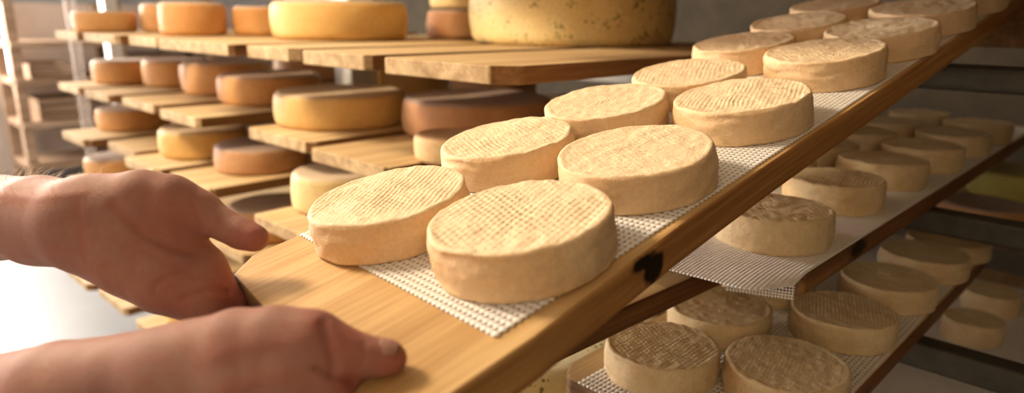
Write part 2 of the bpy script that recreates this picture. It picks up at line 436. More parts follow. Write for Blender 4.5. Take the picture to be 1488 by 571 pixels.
# =================================================================== RIGHT RACK: level 2 and 3 boards
z2 = ZC-.2674; z3 = ZC-.4274; z4 = ZC-.60
def place_board(name, x0, x1, y0, y1, z, mats, label, group, th=.028, cham=0, rz=0, bev=.0025, chr_=0):
    w = x1-x0
    poly = [(0, cham), (cham, 0), (w-chr_, 0), (w, chr_), (w, y1-y0), (0, y1-y0)]
    if not cham: poly = poly[1:]
    if not chr_: poly = [p for i, p in enumerate(poly) if p != (w, 0) or i == poly.index((w, 0))]
    seen = []; [seen.append(p) for p in poly if p not in seen]
    o = link(name, board_mesh(name, seen, th, mats, bev), None, (x0, y0, z), (0, 0, rz))
    return tag(o, label, 'board', group)

WS = [M['wood_shelf'], M['board_side2'], M['end_grain']]
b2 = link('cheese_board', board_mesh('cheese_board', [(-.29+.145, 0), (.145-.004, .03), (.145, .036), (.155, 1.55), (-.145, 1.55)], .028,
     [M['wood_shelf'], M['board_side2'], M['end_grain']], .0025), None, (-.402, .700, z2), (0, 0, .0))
tag(b2, 'dark-edged wooden board in the rack below the tilted board, lined with a fine white mat', 'board', 'cheese boards')
def drop2(X, Y):
    d = np.clip(.705-Y, 0, 1); c = np.clip((X+.30)/.04, 0, 1)*np.clip((.72-Y)/.06, 0, 1)
    return -1.0*d*d-.001*c*c
mm2 = mat_mesh('cheese_mat', -.52, -.2575, .628, 2.2, .0042, .0048, .0030, .0033, skew=.08, zf=drop2, yf=lambda X, Y: np.clip((X+.295)/.037, 0, 1)**2*.045*np.clip(1-(Y-.628)/.12, 0, 1))
mo2 = tag(link('cheese_mat', mm2, None, (0, 0, z2+.0004), None, [M['mat_plastic']]), 'fine white mat hanging over the end of the rack board below the tilted board', 'mat', 'perforated cheese mats')
fl = mat_mesh('mat_flap', -.075, 0, 0, .034, .0034, .0034, .0011, .0011)
tag(link('flap', fl, mo2, (-.262, .724, -.034), (math.radians(90), 0, math.radians(22)), [M['mat_plastic']]))
b3 = link('cheese_board', board_mesh('cheese_board', [(-.288, .03), (-.276, .006), (-.262, -.004), (-.02, -.02), (-.004, -.005), (.004, .94), (-.285, .94)], .028,
     [M['wood_shelf'], M['board_side2'], M['end_grain']], .0025), None, (-.208, .600, z3))
tag(b3, 'lower rack board with a reddish rounded corner showing beside its white ribbed mat', 'board', 'cheese boards')
mm3 = mat_mesh('cheese_mat', -.462, -.213, .588, 1.53, .0060, .0085, .0032, .0020)
tag(link('cheese_mat', mm3, None, (0, 0, z3+.0004), None, [M['mat_plastic']]), 'white ribbed mat with dark slots on the lower rack board', 'mat', 'perforated cheese mats')
bd = place_board('cheese_board', -.70, -.392, .405, 1.235, ZC-.2990, [M['wood_shelf'], M['board_side2'], M['end_grain']],
     'dark board end sticking out low behind the tilted board, under the fine white mat', 'cheese boards', .028, rz=-.05)

def cheese_var(me, mat):
    m2 = me.copy(); m2.materials.clear(); m2.materials.append(mat); return m2
pale = [cheese_var(v_, M['cheese_pale']) for v_ in variants]
def put_small(x, y, z, k, rot, label, group, s=1.0, hs=1.0, ms=pale):
    o = link('small_cheese', ms[k]); o.location = (x, y, z); o.rotation_euler = (0, 0, rot); o.scale = (s, s, hs)
    return tag(o, label, 'cheese', group)
g3 = 'small cheeses on the lower rack board'; g2 = 'small cheeses on the middle rack board'
zz = z3+.0018
for (x, y, k, rt, hs, lb) in [
    (-.4015, .6887, 0, .0, 1.1, 'straw-coloured cheese with a coarse ribbed top at the near corner of the ribbed mat'),
    (-.4084, .8505, 3, .6, 1.1, 'smooth brownish-topped cheese directly behind the coarse ribbed cheese on the lower rack board'),
    (-.2726, .7531, 3, 1.2, 1.1, 'smooth plain-topped cheese cut by the bottom of the photo on the lower rack board'),
    (-.2798, .9613, 1, .35, 1.08, 'fine-ribbed cheese second along the outer edge of the lower rack board'),
    (-.2747, 1.1435, 1, .9, 1.08, 'cheese third along the outer edge of the lower rack board'),
    (-.2677, 1.3214, 4, .4, 1.08, 'dim cheese fourth along the outer edge of the lower rack board'),
    (-.262, 1.466, 2, .3, .9, 'last dim cheese at the far end of the lower rack board'),
    (-.418, 1.03, 2, .2, 1.0, 'cheese mostly hidden under the hanging mat corner on the lower rack board')]:
    put_small(x, y, zz, k, rt, lb, g3, 1.0, hs)
zz = z2+.0016
for (x, y, k, rt, hs, lb) in [
    (-.3340, .8176, 1, .9, 1.22, 'straw cheese with a netted top, nearest on the fine white mat below the tilted board'),
    (-.3419, 1.0444, 4, .2, 1.22, 'second cheese along the outer edge of the middle rack board'),
    (-.3386, 1.2530, 0, .5, 1.22, 'third cheese along the outer edge of the middle rack board, finely ribbed'),
    (-.3263, 1.4530, 2, .5, 1.22, 'fourth cheese along the outer edge of the middle rack board'),
    (-.3242, 1.6720, 3, .5, 1.22, 'fifth dim cheese along the outer edge of the middle rack board'),
    (-.3200, 1.885, 1, .5, 1.22, 'sixth dim cheese along the outer edge of the middle rack board'),
    (-.480, 1.150, 1, .2, 1.15, 'inner-row cheese on the middle rack board behind its second outer cheese'),
    (-.478, 1.352, 0, 2.2, 1.15, 'inner-row cheese on the middle rack board behind its third outer cheese'),
    (-.470, 1.560, 4, 1.2, 1.15, 'inner-row cheese on the middle rack board behind its fourth outer cheese'),
    (-.468, 1.775, 2, .7, 1.15, 'inner-row cheese on the middle rack board behind its fifth outer cheese'),
    (-.466, 1.985, 1, .1, 1.15, 'farthest inner-row cheese on the middle rack board')]:
    put_small(x, y, zz, k, rt, lb, g2, 1.0, hs)

# level 4, far right bottom
place_board('cheese_board', -.34, .16, 1.02, 2.0, z4, WS, 'bottom rack board at the lower right under a pale mat', 'cheese boards')
mm4 = mat_mesh('cheese_mat', -.33, .14, 1.03, 1.9, .0060, .0070, .0040, .0042)
tag(link('cheese_mat', mm4, None, (0, 0, z4+.0004), None, [M['mat_plastic']]), 'pale mat on the bottom rack board seen below the metal rails', 'mat', 'perforated cheese mats')
put_small(-.206, 1.516, z4+.0018, 1, .4, 'small cheese on the bottom rack mat just above the lowest metal rail', 'small cheeses on the bottom rack board', .76, 1.2)
put_small(-.209, 1.703, z4+.0018, 4, .4, 'small dark cheese at the back of the bottom rack mat', 'small cheeses on the bottom rack board', .78, 1.25)

def wheel(x, y, z, r, h, mat, label, seed, group, cat='cheese', name='aged_cheese', **kw):
    me = wheel_mesh(name, r, h, seed, **kw); o = link(name, me, None, (x, y, z), (0, 0, seed*1.3), [M[mat]])
    return tag(o, label, cat, group)
gR = 'cheese wheels deep in the right rack'
place_board('cheese_board', -.42, .02, 1.68, 2.6, z3, WS, 'board deep in the rack carrying a flat dim wheel and an olive wheel', 'cheese boards')
wheel(-.271, 1.80, z3+.0002, .088, .038, 'tomme_brown', 'flat dim brown cheese just above the upper metal rail at the right', 3, gR)
wheel(-.262, 2.10, z3+.0002, .10, .07, 'tomme_olive', 'dark olive-green cheese behind the flat dim one at the right', 4, gR)
wheel(-.715, .77, z4+.0002, .235, .136, 'tomme_herb', 'large herb-speckled wheel seen from above at the bottom, under the tilted board', 5, 'large cheese wheels')
place_board('cheese_board', -.98, -.46, .5, 1.5, z4, WS, 'shelf board under the speckled wheel at the bottom of the photo', 'cheese boards')

def box_obj(name, lo, hi, mat, parent=None, bev=.003, label=None, cat=None, group=None, kind=None):
    bm = bmesh.new(); bmesh.ops.create_cube(bm, size=1)
    c = [(a+b_)/2 for a, b_ in zip(lo, hi)]; s = [b_-a for a, b_ in zip(lo, hi)]
    for v_ in bm.verts: v_.co = Vector((v_.co.x*s[0], v_.co.y*s[1], v_.co.z*s[2]))
    if bev: bmesh.ops.bevel(bm, geom=bm.edges[:], offset=bev, segments=3, affect='EDGES', profile=.5)
    me = bpy.data.meshes.new(name); bm.to_mesh(me); bm.free()
    o = link(name, me, parent, c, None, [mat]); return tag(o, label, cat, group, kind)

# ---- rack frame (steel): one thing with rails and uprights
rack = link('cheese_rack', None, None, (-1.2, 1.25, 0)); tag(rack, 'steel shelving rack with cross rails and pale uprights carrying all the boards', 'rack')
def rk(name, lo, hi, mat, bev=.003):
    o = box_obj(name, lo, hi, mat, None, bev); o.parent = rack; o.location = Vector(o.location)-rack.location; return o
rk('rail', (-.98, 1.244, ZC-.336), (.7, 1.284, ZC-.2975), M['galvanised'], .006)
rk('rail', (-.70, 1.08, ZC-.498), (.7, 1.12, ZC-.4575), M['galvanised'], .006)
rk('rail', (-.50, 1.255, ZC-.106), (.7, 1.31, ZC-.066), M['galvanised'], .010)
rk('wooden_beam', (-.45, 1.60, ZC-.048), (.7, 1.70, ZC+.045), M['wood_shelf_side'], .004)
rk('rail', (-.38, 1.30, ZC-.67), (.7, 1.34, ZC-.6285), M['galvanised'], .006)
for zl in (-.100, -.297, -.457, -.630, -.800, -.960):
    rk('rail', (-3.4, 1.55, ZC+zl-.042), (-.8, 1.59, ZC+zl-.0005), M['galvanised'], .004)
rk('rail', (-2.6, 2.2, ZC-.245), (-.6, 2.24, ZC-.175), M['white_metal'], .004)
rk('upright', (-2.092, 1.30, 0), (-1.992, 1.40, ZC+.75), M['white_metal'], .004)
rk('upright', (-3.90, 1.12, 0), (-3.82, 1.18, ZC+.75), M['white_metal'], .004)
rk('upright', (.62, 1.13, 0), (.70, 1.23, ZC+.75), M['galvanised'], .004)
rk('upright', (.05, 2.65, 0), (.13, 2.73, ZC+.75), M['galvanised'], .004)

# =================================================================== LEFT RACK
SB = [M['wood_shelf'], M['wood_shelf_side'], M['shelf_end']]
rows = {1: (-.068, .70), 2: (-.267, .72), 3: (-.427, .675), 4: (-.60, .66), 5: (-.77, .72), 6: (-.93, .60)}
words_ = {1: 'top', 2: 'second', 3: 'third', 4: 'fourth', 5: 'fifth', 6: 'lowest'}
boards = {
 1: [(-2.976, -2.66, 0), (-2.64, -2.29, .0), (-2.276, -2.0, .02), (-1.985, -1.52, .0), (-1.498, -1.262, .01), (-1.243, -.985, .0), (-.962, -.640, -.01)],
 2: [(-3.134, -2.82, .0), (-2.798, -2.50, 0), (-2.475, -2.14, .02), (-2.095, -1.80, .0), (-1.607, -1.29, .03), (-1.268, -.965, 0)],
 3: [(-2.944, -2.63, -.01), (-2.60, -2.30, .04), (-2.275, -1.985, -.01), (-1.97, -1.665, .01), (-1.415, -1.10, -.02)],
 4: [(-2.95, -2.65, 0), (-2.62, -2.32, .03), (-1.93, -1.60, .07), (-1.57, -1.27, .05)],
 5: [(-2.90, -2.60, .02), (-2.58, -2.27, 0), (-2.25, -1.95, .02), (-1.93, -1.62, .0), (-1.60, -1.28, .02)],
 6: [(-2.90, -2.60, 0), (-2.585, -2.29, .02), (-2.22, -1.92, .02)],
}
ordw = ['far left end', 'second from the far left', 'third from the far left', 'fourth from the far left', 'fifth from the far left', 'sixth from the far left', 'nearest, right above the tilted board']
for r_, lst in boards.items():
    zl, y0 = rows[r_]
    for i, (xa, xb, dy) in enumerate(lst):
        w_ = ordw[i]
        if r_ == 1: lb = 'pale shelf board of the top visible shelf, '+('at the ' if i == 0 else '')+w_
        else: lb = 'pale shelf board of the %s shelf, %s' % (words_[r_], ('at the ' if i == 0 else '')+w_+(' end' if i else ''))
        if r_ == 2 and i == 5: lb = 'broad empty-fronted shelf board of the second shelf, closest to the tilted board cheeses'
        if r_ == 1 and i == 6: lb = 'weathered shelf board with rough end grain carrying the big speckled wheel'
        L = 1.15 if r_ < 6 else .6
        if (r_, i) in ((1, 2), (2, 3), (3, 2), (5, 2)): L = .54
        if i % 3 == 1: rz = .008
        else: rz = -.006 if i % 3 == 2 else 0
        ch = .035 if (r_, i) in ((1, 6),) else (.012 if i % 2 else .02)
        place_board('shelf_board', xa, xb-.034, y0+dy, y0+dy+L, ZC+zl, SB, lb, 'shelf boards with big wheels', .027, cham=.006, rz=rz, bev=.003, chr_=ch)

gW = 'cheese wheels on the left shelves'
W = [  # x, y, row, r, h, mat, label
 (-1.185, 1.455, 1, .268, .165, 'tomme_herb', 'big cream wheel with green herb specks at the top of the photo'),
 (-1.755, 1.118, 1, .190, .103, 'tomme_gold', 'large golden wheel on the top shelf, second biggest there'),
 (-2.135, 1.075, 1, .088, .091, 'tomme_orange', 'small tan wheel tucked behind the large golden wheel on the top shelf'),
 (-2.225, .895, 1, .096, .100, 'tomme_orange', 'tall orange wheel in the middle of the top shelf, before the small tan one'),
 (-2.664, .99, 1, .093, .099, 'tomme_orange', 'narrow orange wheel squeezed between two others on the top shelf'),
 (-2.780, .810, 1, .100, .070, 'tomme_orange', 'flat orange wheel at the far left of the top shelf'),
 (-1.628, 1.475, 1, .115, .085, 'tomme_brown', 'rough reddish-brown wheel beside the speckled wheel, another stacked on it'),
 (-1.177, 1.108, 2, .176, .086, 'tomme_brown', 'brown wheel with greyish top on the second shelf below the speckled wheel'),
 (-1.530, .965, 2, .165, .082, 'tomme_gold', 'yellow-gold wheel on the second shelf left of the brown grey-topped one'),
 (-2.06, 1.045, 2, .155, .087, 'tomme_orange', 'orange-tan wheel on the second shelf left of the yellow-gold one'),
 (-2.395, 1.055, 2, .145, .108, 'tomme_orange', 'tall orange wheel on the second shelf with a greyish top'),
 (-2.745, 1.02, 2, .115, .098, 'tomme_orange', 'narrow orange wheel second from the far left of the second shelf'),
 (-3.00, .925, 2, .118, .088, 'tomme_orange', 'flat orange wheel at the far left of the second shelf'),
 (-.985, .86, 2, .072, .050, 'tomme_young', 'small pale-sided wheel with a brown top half hidden behind the tilted board cheeses'),
 (-1.344, .829, 3, .105, .086, 'tomme_cream', 'pale cream wheel on the third shelf just left of the tilted board cheeses'),
 (-1.856, .900, 3, .127, .071, 'tomme_brown', 'pinkish-brown wheel on the third shelf, second from the right'),
 (-2.175, .870, 3, .130, .084, 'tomme_gold', 'ochre wheel with grey top on the third shelf, above the hand'),
 (-2.865, .894, 3, .130, .080, 'tomme_orange', 'orange wheel at the far left of the third shelf'),
 (-2.789, .803, 4, .118, .088, 'tomme_orange', 'orange wheel at the far left of the fourth shelf, just above the wrist'),
 (-1.772, .872, 4, .115, .092, 'tomme_orange', 'grey-topped wheel on the fourth shelf seen between the thumb and a shelf board'),
 (-2.06, .76, 6, .10, .085, 'tomme_gold', 'pale golden wheel on the lowest shelf between the two hands'),
 (-2.00, 1.55, 2, .145, .10, 'tomme_gold', 'dim yellow wheel at the back of the second shelf behind the brown grey-topped one'),
 (-2.62, 1.50, 2, .13, .11, 'tomme_brown', 'dim reddish wheel at the back of the second shelf'),
 (-1.62, 1.60, 2, .14, .10, 'tomme_brown', 'dark wheel deep at the back of the second shelf'),
 (-1.10, 1.50, 2, .14, .06, 'tomme_brown', 'dark flat wheel at the back of the second shelf under the speckled wheel'),
]
for k, (x, y, r_, rr, hh, mt_, lb) in enumerate(W):
    wheel(x, y, ZC+rows[r_][0]+.0004, rr, hh, mt_, lb, 20+k, gW)
wheel(-1.628, 1.475, ZC+rows[1][0]+.0012+.086, .105, .08, 'tomme_cream', 'pale wheel stacked on the rough reddish-brown wheel at the top', 61, gW)
# extra back boards for the deep wheels
place_board('shelf_board', -2.80, -2.48, 1.90, 2.6, ZC-.267, SB, 'dim shelf board deep in the rack behind the second shelf', 'shelf boards with big wheels')

for k, (xa, xb) in enumerate([(-2.9, -2.6), (-2.58, -2.28), (-1.60, -1.30), (-1.28, -.98), (-.96, -.66), (-.64, -.36), (-.34, -.06), (-.04, .24)]):  # unseen boards over the rack, put in to shade the cheeses below
    place_board('shelf_board', xa, xb, .73 if xa > -1 else 1.02, 1.9, ZC+.155, SB, 'unseen shelf board put above the rack to shade the cheeses', 'unseen shading boards of the shelf above')
# =================================================================== ROOM
def struct(name, lo, hi, mat): return box_obj(name, lo, hi, mat, None, 0, kind='structure')
struct('floor', (-6.2, -2.3, -.1), (1.9, 3.3, 0), M['floor'])
struct('ceiling', (-6.2, -2.3, 2.5), (1.9, 3.3, 2.6), M['ceiling'])
struct('wall_back', (-4.6, 3.1, 0), (1.9, 3.3, 2.5), M['wall_shaded'])
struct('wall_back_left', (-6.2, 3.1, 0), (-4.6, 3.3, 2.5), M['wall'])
struct('wall_right', (1.7, -2.3, 0), (1.9, 3.1, 2.5), M['wall_shaded'])
struct('wall_front', (-6.2, -2.3, 0), (1.7, -2.1, 2.5), M['wall'])
struct('wall_left', (-6.2, -2.1, 0), (-6.0, 3.1, 2.5), M['wall'])
struct('trim_1', (-6.0, -2.1, 0), (-5.96, 3.1, .12), M['grey_frame'])
def window(n, lo, hi, axis, e):
    w = link('window_%d' % n, None, None, [(a+b_)/2 for a, b_ in zip(lo, hi)]); w['kind'] = 'structure'
    pane = box_obj('pane', lo, hi, e, None, 0); pane.parent = w; pane.location = (0, 0, 0)
    s = [b_-a for a, b_ in zip(lo, hi)]; t = .04
    o_ = 1-axis
    for sgn in (-1, 1):
        for ax, other in ((o_, 2), (2, o_)):
            c = [0, 0, 0]; c[ax] = sgn*s[ax]/2; d = [0, 0, 0]; d[ax] = t; d[other] = s[other]+t; d[axis] = s[axis]+.04
            q = box_obj('window_frame', [c[i]-d[i]/2 for i in range(3)], [c[i]+d[i]/2 for i in range(3)], M['white_metal'], None, .003); q.parent = w
    q = box_obj('window_frame', [-s[0]/2 if axis else -.04, -s[1]/2-.02 if axis else -.02, -s[2]/2], [s[0]/2 if False else (.02 if axis else .04), .02 if not axis else s[1]/2+.02, s[2]/2], M['white_metal'], None, .003)
    q.parent = w
    if axis == 1: q.scale = (.04/(s[0]/2+.02), 1, 1); q.location = (0, 0, 0)
    return w
day = emis('daylight_pane', (1.0, .94, .88), 9.0)
window(1, (-5.995, -1.75, ZC-.45), (-5.985, 1.12, ZC+.95), 0, day)
window(2, (-4.6, -2.095, ZC-.35), (-2.9, -2.085, ZC+.95), 1, emis('daylight_pane_side', (1.0, .95, .9), 5.0))

# background shelving across the far wall
bg = link('background_shelving', None, None, (-5.6, 1.9, 0)); tag(bg, 'blurred brown wooden shelving against the far wall at the left', 'shelving')
def bgb(name, lo, hi, mat, bev=.004):
    o = box_obj(name, lo, hi, mat, None, bev); o.parent = bg; o.location = Vector(o.location)-bg.location; return o
for zl in (.22, .50, .78, 1.02):
    bgb('shelf', (-5.85, 1.0, zl), (-5.35, 2.9, zl+.04), M['old_wood'])
for yy in (1.0, 1.62, 2.25, 2.84):
    bgb('post', (-5.45, yy, 0), (-5.38, yy+.06, 1.42), M['old_wood'])
    bgb('post', (-5.88, yy, 0), (-5.81, yy+.06, 1.42), M['old_wood'])
bgb('beam', (-5.47, .98, 1.30), (-5.40, 2.92, 1.37), M['grey_frame'])
for k, (ya, yb, zl, hh) in enumerate([(1.12, 1.44, .5401, .15), (1.10, 1.36, .8201, .10), (1.72, 2.1, .8201, .14)]):
    cr = link('wooden_crate', None, None, (-5.62, (ya+yb)/2, zl)); W_ = yb-ya
    tag(cr, ['blurred wooden crate on the middle shelf of the far shelving', 'blurred low wooden crate on the upper shelf of the far shelving, nearer the window', 'blurred wooden crate on the upper shelf of the far shelving, farther from the window'][k], 'crate', 'crates on the far shelving')
    for q in range(3):
        z0 = hh*(q/3)+.004
        for xs_ in (-.2, .185):
            sl = box_obj('slat', (xs_, -W_/2, z0), (xs_+.015, W_/2, z0+hh/3-.012), M['old_wood'], None, .002); sl.parent = cr
    for yy_ in (-W_/2, W_/2-.018):
        sl = box_obj('end_panel', (-.184, yy_, 0), (.184, yy_+.018, hh-.01), M['old_wood'], None, .002); sl.parent = cr
    sl = box_obj('crate_floor', (-.184, -W_/2+.019, .002), (.184, W_/2-.019, .014), M['old_wood'], None, .001); sl.parent = cr
# plastic strip of a door curtain hanging at far left
cs = box_obj('curtain_strip', (-4.62, 1.15, .12), (-4.60, 1.20, 2.49), plain('clear_strip', (.72, .62, .55), .5, 0, 5, .1, .05, .35), None, .003,
             'pale plastic door strip hanging at the far left beyond the shelves', 'curtain')

# =================================================================== PERSON (two forearms and hands)
def smin(a, b_, k):
    h = np.clip(.5+.5*(b_-a)/k, 0, 1); return b_*(1-h)+a*h-k*h*(1-h)

def sdf_mesh(name, groups, vox, attr_fn=None, post=None):
    """groups: list of (k, [ (p,r,q,r2), ...]) round cones; smooth-joined. surface nets."""
    ps = []; rmax = 0
    for k, caps in groups:
        for (p, r1, q, r2) in caps: ps += [p, q]; rmax = max(rmax, r1, r2)
    ps = np.array(ps); lo = ps.min(0)-rmax-.012; hi = ps.max(0)+rmax+.012
    n = np.ceil((hi-lo)/vox).astype(int)+1
    D = np.full(n, 1.0, dtype=np.float32)
    ax = [lo[i]+np.arange(n[i])*vox for i in range(3)]
    for k, caps in groups:
        G = np.full(n, 1.0, dtype=np.float32); g_ = .2*k
        for (p, r1, q, r2) in caps:
            r1 = r1+g_; r2 = r2+g_
            p = np.asarray(p); q = np.asarray(q)
            mlo = np.minimum(p-r1, q-r2)-.04; mhi = np.maximum(p+r1, q+r2)+.04
            s = [slice(max(0, int((mlo[i]-lo[i])/vox)), min(n[i], int((mhi[i]-lo[i])/vox)+2)) for i in range(3)]
            X, Y, Z = np.meshgrid(ax[0][s[0]], ax[1][s[1]], ax[2][s[2]], indexing='ij')
            ba = q-p; L2 = ba@ba+1e-12
            h = np.clip(((X-p[0])*ba[0]+(Y-p[1])*ba[1]+(Z-p[2])*ba[2])/L2, 0, 1)
            d = np.sqrt((X-p[0]-h*ba[0])**2+(Y-p[1]-h*ba[1])**2+(Z-p[2]-h*ba[2])**2)-(r1+(r2-r1)*h)
            G[s[0], s[1], s[2]] = smin(G[s[0], s[1], s[2]], d, .003)
        D = smin(D, G, k)
    ins = D < 0
    # active cells
    cs_ = np.zeros(tuple(np.array(n)-1), np.int8)
    for dx in (0, 1):
        for dy in (0, 1):
            for dz in (0, 1): cs_ += ins[dx:n[0]-1+dx, dy:n[1]-1+dy, dz:n[2]-1+dz]
    act = (cs_ > 0) & (cs_ < 8); ci_ = np.argwhere(act); idm = -np.ones(act.shape, np.int64); idm[act] = np.arange(len(ci_))
    acc = np.zeros((len(ci_), 3)); cnt = np.zeros(len(ci_))
    corners = [(a, b_, c) for a in (0, 1) for b_ in (0, 1) for c in (0, 1)]
    for a in corners:
        for axx in range(3):
            if a[axx]: continue
            b2_ = list(a); b2_[axx] = 1
            da = D[ci_[:, 0]+a[0], ci_[:, 1]+a[1], ci_[:, 2]+a[2]]; db = D[ci_[:, 0]+b2_[0], ci_[:, 1]+b2_[1], ci_[:, 2]+b2_[2]]
            cr = (da < 0) != (db < 0); t = np.where(cr, da/(da-db+1e-12), 0)
            pt = np.repeat(np.array(a, float)[None], len(ci_), 0); pt[:, axx] = t
            acc[cr] += pt[cr]; cnt[cr] += 1
    V = lo+(ci_+acc/np.maximum(cnt, 1)[:, None])*vox
    Q = []
    for axx in range(3):
        u_, w_ = (axx+1) % 3, (axx+2) % 3
        a = np.take(ins, range(0, n[axx]-1), axis=axx); b2_ = np.take(ins, range(1, n[axx]), axis=axx)
        for sign in (0, 1):
            e = (a & ~b2_) if sign == 0 else (~a & b2_)
            idx = np.argwhere(e); idx = idx[(idx[:, u_] > 0) & (idx[:, w_] > 0)]
            def cell(du, dw):
                c = idx.copy(); c[:, u_] -= du; c[:, w_] -= dw
                return idm[c[:, 0], c[:, 1], c[:, 2]]
            q = np.stack([cell(1, 1), cell(0, 1), cell(0, 0), cell(1, 0)], -1)
            if sign: q = q[:, ::-1]
            q = q[(q >= 0).all(1)]; Q.append(q)
    Q = np.concatenate(Q)
    # laplacian smoothing
    for it in range(9):
        S = np.zeros_like(V); cn = np.zeros(len(V))
        for a, b2_ in ((0, 1), (1, 2), (2, 3), (3, 0)):
            np.add.at(S, Q[:, a], V[Q[:, b2_]]); np.add.at(cn, Q[:, a], 1)
            np.add.at(S, Q[:, b2_], V[Q[:, a]]); np.add.at(cn, Q[:, b2_], 1)
        V = V+.5*(S/np.maximum(cn, 1)[:, None]-V)
    # normals
    fn = np.cross(V[Q[:, 2]]-V[Q[:, 0]], V[Q[:, 3]]-V[Q[:, 1]]); vn = np.zeros_like(V)
    for a in range(4): np.add.at(vn, Q[:, a], fn)
    vn /= np.linalg.norm(vn, axis=1)[:, None]+1e-12
    return V, Q, vn

def px_of(V):
    P = V-np.array([0, 0, ZC]); d = P@FW
    return np.stack([744+F_PX*(P@RT)/d, 285.5-F_PX*(P@UP)/d], -1)

def seg_dist(p, pl):
    best = np.full(len(p), 1e9)
    for a, b_ in zip(pl[:-1], pl[1:]):
        a = np.array(a, float); b_ = np.array(b_, float); ba = b_-a
        h = np.clip(((p-a)@ba)/(ba@ba), 0, 1); best = np.minimum(best, np.linalg.norm(p-a-h[:, None]*ba, axis=1))
    return best

def cap(a, ra, b_, rb): return (at(*a), ra, at(*b_), rb)
def chain(pts):   # [(px,py,Z,r),...]
    return [cap(p[:3], p[3], q[:3], q[3]) for p, q in zip(pts[:-1], pts[1:])]

# far hand: left hand, palm up towards the camera
LH = []
LH.append((.024, chain([(-170, 322, .78, .040), (-60, 318, .68, .036), (0, 316, .62, .0335), (60, 316, .575, .0290), (112, 321, .552, .0260), (160, 330, .550, .0235)])))
LH.append((.024, chain([(60, 328, .575, .0235), (120, 335, .553, .0215), (180, 355, .548, .0200)])))
# palm body
LH.append((.024, chain([(140, 320, .552, .0235), (195, 338, .550, .0225), (250, 358, .556, .0185), (292, 384, .565, .0125)])))
LH.append((.022, chain([(140, 342, .550, .0180), (190, 374, .544, .0180), (245, 402, .543, .0185), (300, 422, .548, .0140)])))
LH.append((.022, chain([(150, 352, .550, .0130), (195, 386, .540, .0150), (236, 411, .536, .0150), (283, 431, .538, .0135)])))
LH.append((.020, chain([(220, 372, .552, .020), (284, 405, .556, .014)])))
LH.append((.010, chain([(300, 424, .550, .0115), (342, 437, .556, .0085)])))
# thenar and thumb
LH.append((.016, chain([(150, 300, .548, .0190), (205, 292, .545, .0215), (248, 296, .548, .0200), (285, 305, .552, .0135)])))
LH.append((.008, chain([(250, 296, .548, .0165), (296, 310, .552, .0132), (330, 329, .550, .0112), (350, 339, .547, .0112), (370, 346, .543, .0098)])))
# fingers going under the board
def L1(x, y, z): 
    p = on1(x, y, z); return np.array([p.x, p.y, p.z])
def lchain(pts): return [(p[0], p[1], q[0], q[1]) for p, q in zip(pts[:-1], pts[1:])]
LH.append((.007, lchain([(at(298, 388, .566), .0105), (L1(-.205, -.160, -.022), .0098), (L1(-.180, -.128, -.0395), .0088), (L1(-.158, -.100, -.0395), .0082), (L1(-.146, -.085, -.0385), .0074)])))
LH.append((.007, lchain([(at(306, 410, .556), .0125), (L1(-.186, -.166, -.028), .0100), (L1(-.158, -.134, -.0405), .0090), (L1(-.134, -.104, -.0400), .0084), (L1(-.121, -.088, -.0385), .0076)])))
LH.append((.007, lchain([(at(300, 426, .547), .0120), (L1(-.168, -.172, -.028), .0098), (L1(-.140, -.143, -.0405), .0088), (L1(-.116, -.116, -.0395), .0082), (L1(-.104, -.102, -.0380), .0074)])))
LH.append((.007, lchain([(at(285, 436, .538), .0110), (L1(-.152, -.186, -.026), .0086), (L1(-.130, -.163, -.0375), .0078), (L1(-.110, -.143, -.0375), .0072), (L1(-.099, -.132, -.0370), .0064)])))
# near hand: right hand, back of the hand up
RH = []
RH.append((.020, chain([(-230, 640, .56, .044), (-100, 618, .50, .041), (0, 600, .465, .0350), (90, 578, .44, .0320), (190, 556, .425, .0265), (250, 546, .418, .0230)])))
RH.append((.018, chain([(250, 542, .418, .0220), (300, 520, .414, .0200), (345, 502, .411, .0185), (400, 494, .408, .0155), (455, 499, .404, .0135)])))
RH.append((.018, chain([(270, 565, .415, .0225), (350, 552, .408, .0225), (430, 548, .402, .0190), (478, 560, .398, .0125)])))
RH.append((.018, chain([(280, 590, .415, .0220), (360, 600, .402, .0230), (440, 605, .396, .0150), (462, 612, .396, .0120)])))
RH.append((.016, chain([(290, 615, .412, .0190), (360, 635, .400, .0180), (430, 650, .392, .0125)])))
# thumb along the top of the board
RH.append((.010, chain([(400, 492, .406, .0140), (456, 490, .404, .0122), (500, 508, .403, .0110)])))
RH.append((.006, chain([(500, 511, .403, .0108), (532, 518, .403, .0108), (556, 520, .404, .0100), (568, 521, .404, .0090)])))
# fingers below the board end
RH.append((.006, lchain([(at(478, 560, .398), .0118), (L1(.020, -.200, -.026), .0098), (L1(.032, -.168, -.0415), .0088), (L1(.040, -.140, -.0405), .0082), (L1(.044, -.125, -.0385), .0074)])))
RH.append((.006, lchain([(at(466, 600, .396), .0118), (L1(.040, -.212, -.032), .0100), (L1(.056, -.182, -.0430), .0090), (L1(.066, -.152, -.0415), .0084), (L1(.071, -.136, -.0395), .0076)])))
RH.append((.006, lchain([(at(450, 625, .394), .0112), (L1(.056, -.228, -.036), .0096), (L1(.074, -.200, -.0440), .0088), (L1(.088, -.172, -.0410), .0082), (L1(.094, -.157, -.0390), .0074)])))
RH.append((.006, lchain([(at(430, 650, .392), .0105), (L1(.064, -.246, -.040), .0086), (L1(.084, -.224, -.0460), .0078), (L1(.098, -.200, -.0420), .0072), (L1(.104, -.188, -.0400), .0064)])))

